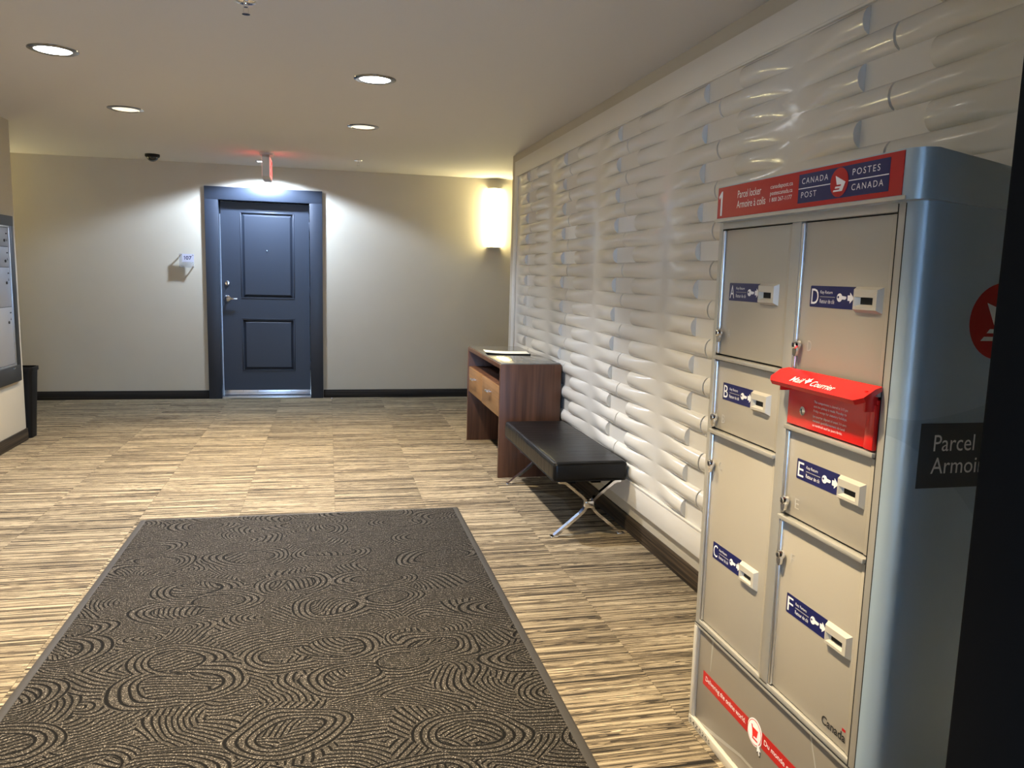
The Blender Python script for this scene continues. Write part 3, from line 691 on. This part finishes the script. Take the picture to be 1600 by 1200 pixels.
downlight(.26, 3.10, 'warm', 'ceiling downlight above the front part of the mat, nearest the lockers', lens='lens_bright')
downlight(-1.33, 3.05, 'warm', 'ceiling downlight above the front left of the mat', lens='lens_bright')
downlight(.26, 1.60, 'warm', 'ceiling downlight above the mat, straight out from the parcel locker', power=430, cone=86, lens='lens_bright')
downlight(-1.33, 1.57, 'warm', 'ceiling downlight in the front left corner, nearest the entrance', lens='lens_bright')

def sconce(x, label):
    t = empty('wall_sconce', (x, D, 1.69), label=label, cat='sconce', group='corridor wall sconces')
    w_, dp, h = .070, .085, .66
    half = circ(0, 0, w_, dp, n=17, a0=180, a1=360)
    B().prism(half, lambda a, b: (a, b-.006, .012), lambda a, b: (a, b-.006, h-.012)).done('diffuser', 'sconce_glow', t, ang=40)
    for z in (0, h-.012): B().prism(circ(0, 0, w_+.004, dp+.004, n=17, a0=180, a1=360), lambda a, b: (a, b-.004, z), lambda a, b: (a, b-.004, z+.012)).done('end_cap', 'white_trim', t)
    box('back_plate', (-.055, -.006, .01), (.055, 0, h-.01), 'white_trim', t)
    return t
sconce(1.822, 'glowing half-round wall sconce at the right end of far wall')
sconce(-3.75, 'wall sconce in the corridor hidden behind the mailbox wall')

ex = empty('exit_sign', (-.545, 7.87, ZC), label='double-faced exit sign glowing red, hung edge-on from ceiling before door', cat='exit sign')
B().prism(rrect(-.066, -.066, .066, .066, .02), lambda a, b: (a, b, 0), lambda a, b: (a*.86, b*.86, -.022)).done('canopy', 'exit_body', ex)
B().prism([(-.13, -.028), (.13, -.028), (.16, -.05), (.16, -.22), (.14, -.245), (-.14, -.245), (-.16, -.22), (-.16, -.05)], lambda a, b: (-.032, a, b), lambda a, b: (.032, a, b)).done('housing', 'exit_body', ex)
for s in (-1, 1):
    fc = box('face_plate', (s*.0325-.003, -.15, -.225), (s*.0325+.003, .15, -.045), 'exit_face', ex, .002)
    MF = Matrix.Translation((s*.0362, 0, 0)) @ Matrix.Rotation(R_(90*s), 4, 'Z') @ Matrix.Rotation(R_(90), 4, 'X')
    text('lettering', 'EXIT', 'exit_red', fc, -.125, -.205, .25, .14, M=MF, bold=.02)
    l = bpy.data.lights.new('exit_lamp', 'AREA'); l.shape = 'RECTANGLE'; l.size = .28; l.size_y = .16; l.color = (1, .04, .04); l.energy = .35
    lo_ = bpy.data.objects.new('exit_lamp', l); COL.objects.link(lo_); lo_.parent = ex; lo_.location = (s*.045, 0, -.135); lo_.rotation_euler = (R_(90), 0, R_(90*s))

sc = empty('security_camera', (-1.632, 8.385, ZC), label='small black dome security camera on the ceiling near far wall', cat='camera')
B().lathe([(.066, 0), (.066, -.022), (.056, -.030), (0, -.030)], 32).done('housing', 'black_plastic', sc)
B().lathe([(.053, -.028)]+[(.050*math.cos(R_(a)), -.030-.040*math.sin(R_(a))) for a in (0, 15, 30, 45, 60, 75, 88)], 32).done('dome', 'dark_glass', sc)

def sprinkler(x, y, label, pendant=True):
    t = empty('fire_sprinkler', (x, y, ZC), label=label, cat='sprinkler', group='ceiling fire sprinklers')
    B().lathe([(0, 0), (.040, 0), (.038, -.004), (.026, -.008), (.012, -.009), (0, -.009)], 28).done('escutcheon', 'chrome', t)
    s_ = B().lathe([(0, -.008), (.009, -.008), (.009, -.022), (0, -.022)], 14)
    s_.box(-.011, -.002, -.045, -.008, .002, -.018).box(.008, -.002, -.045, .011, .002, -.018).box(-.011, -.002, -.048, .011, .002, -.044)
    s_.done('frame', 'chrome', t)
    B().lathe([(0, -.047), (.016, -.047), (.016, -.049), (0, -.050)], 16).done('deflector', 'chrome', t)
sprinkler(-.313, 3.49, 'chrome fire sprinkler on the ceiling at the top edge of the picture')
sprinkler(.293, 7.99, 'small fire sprinkler on the corridor ceiling right of the exit sign')
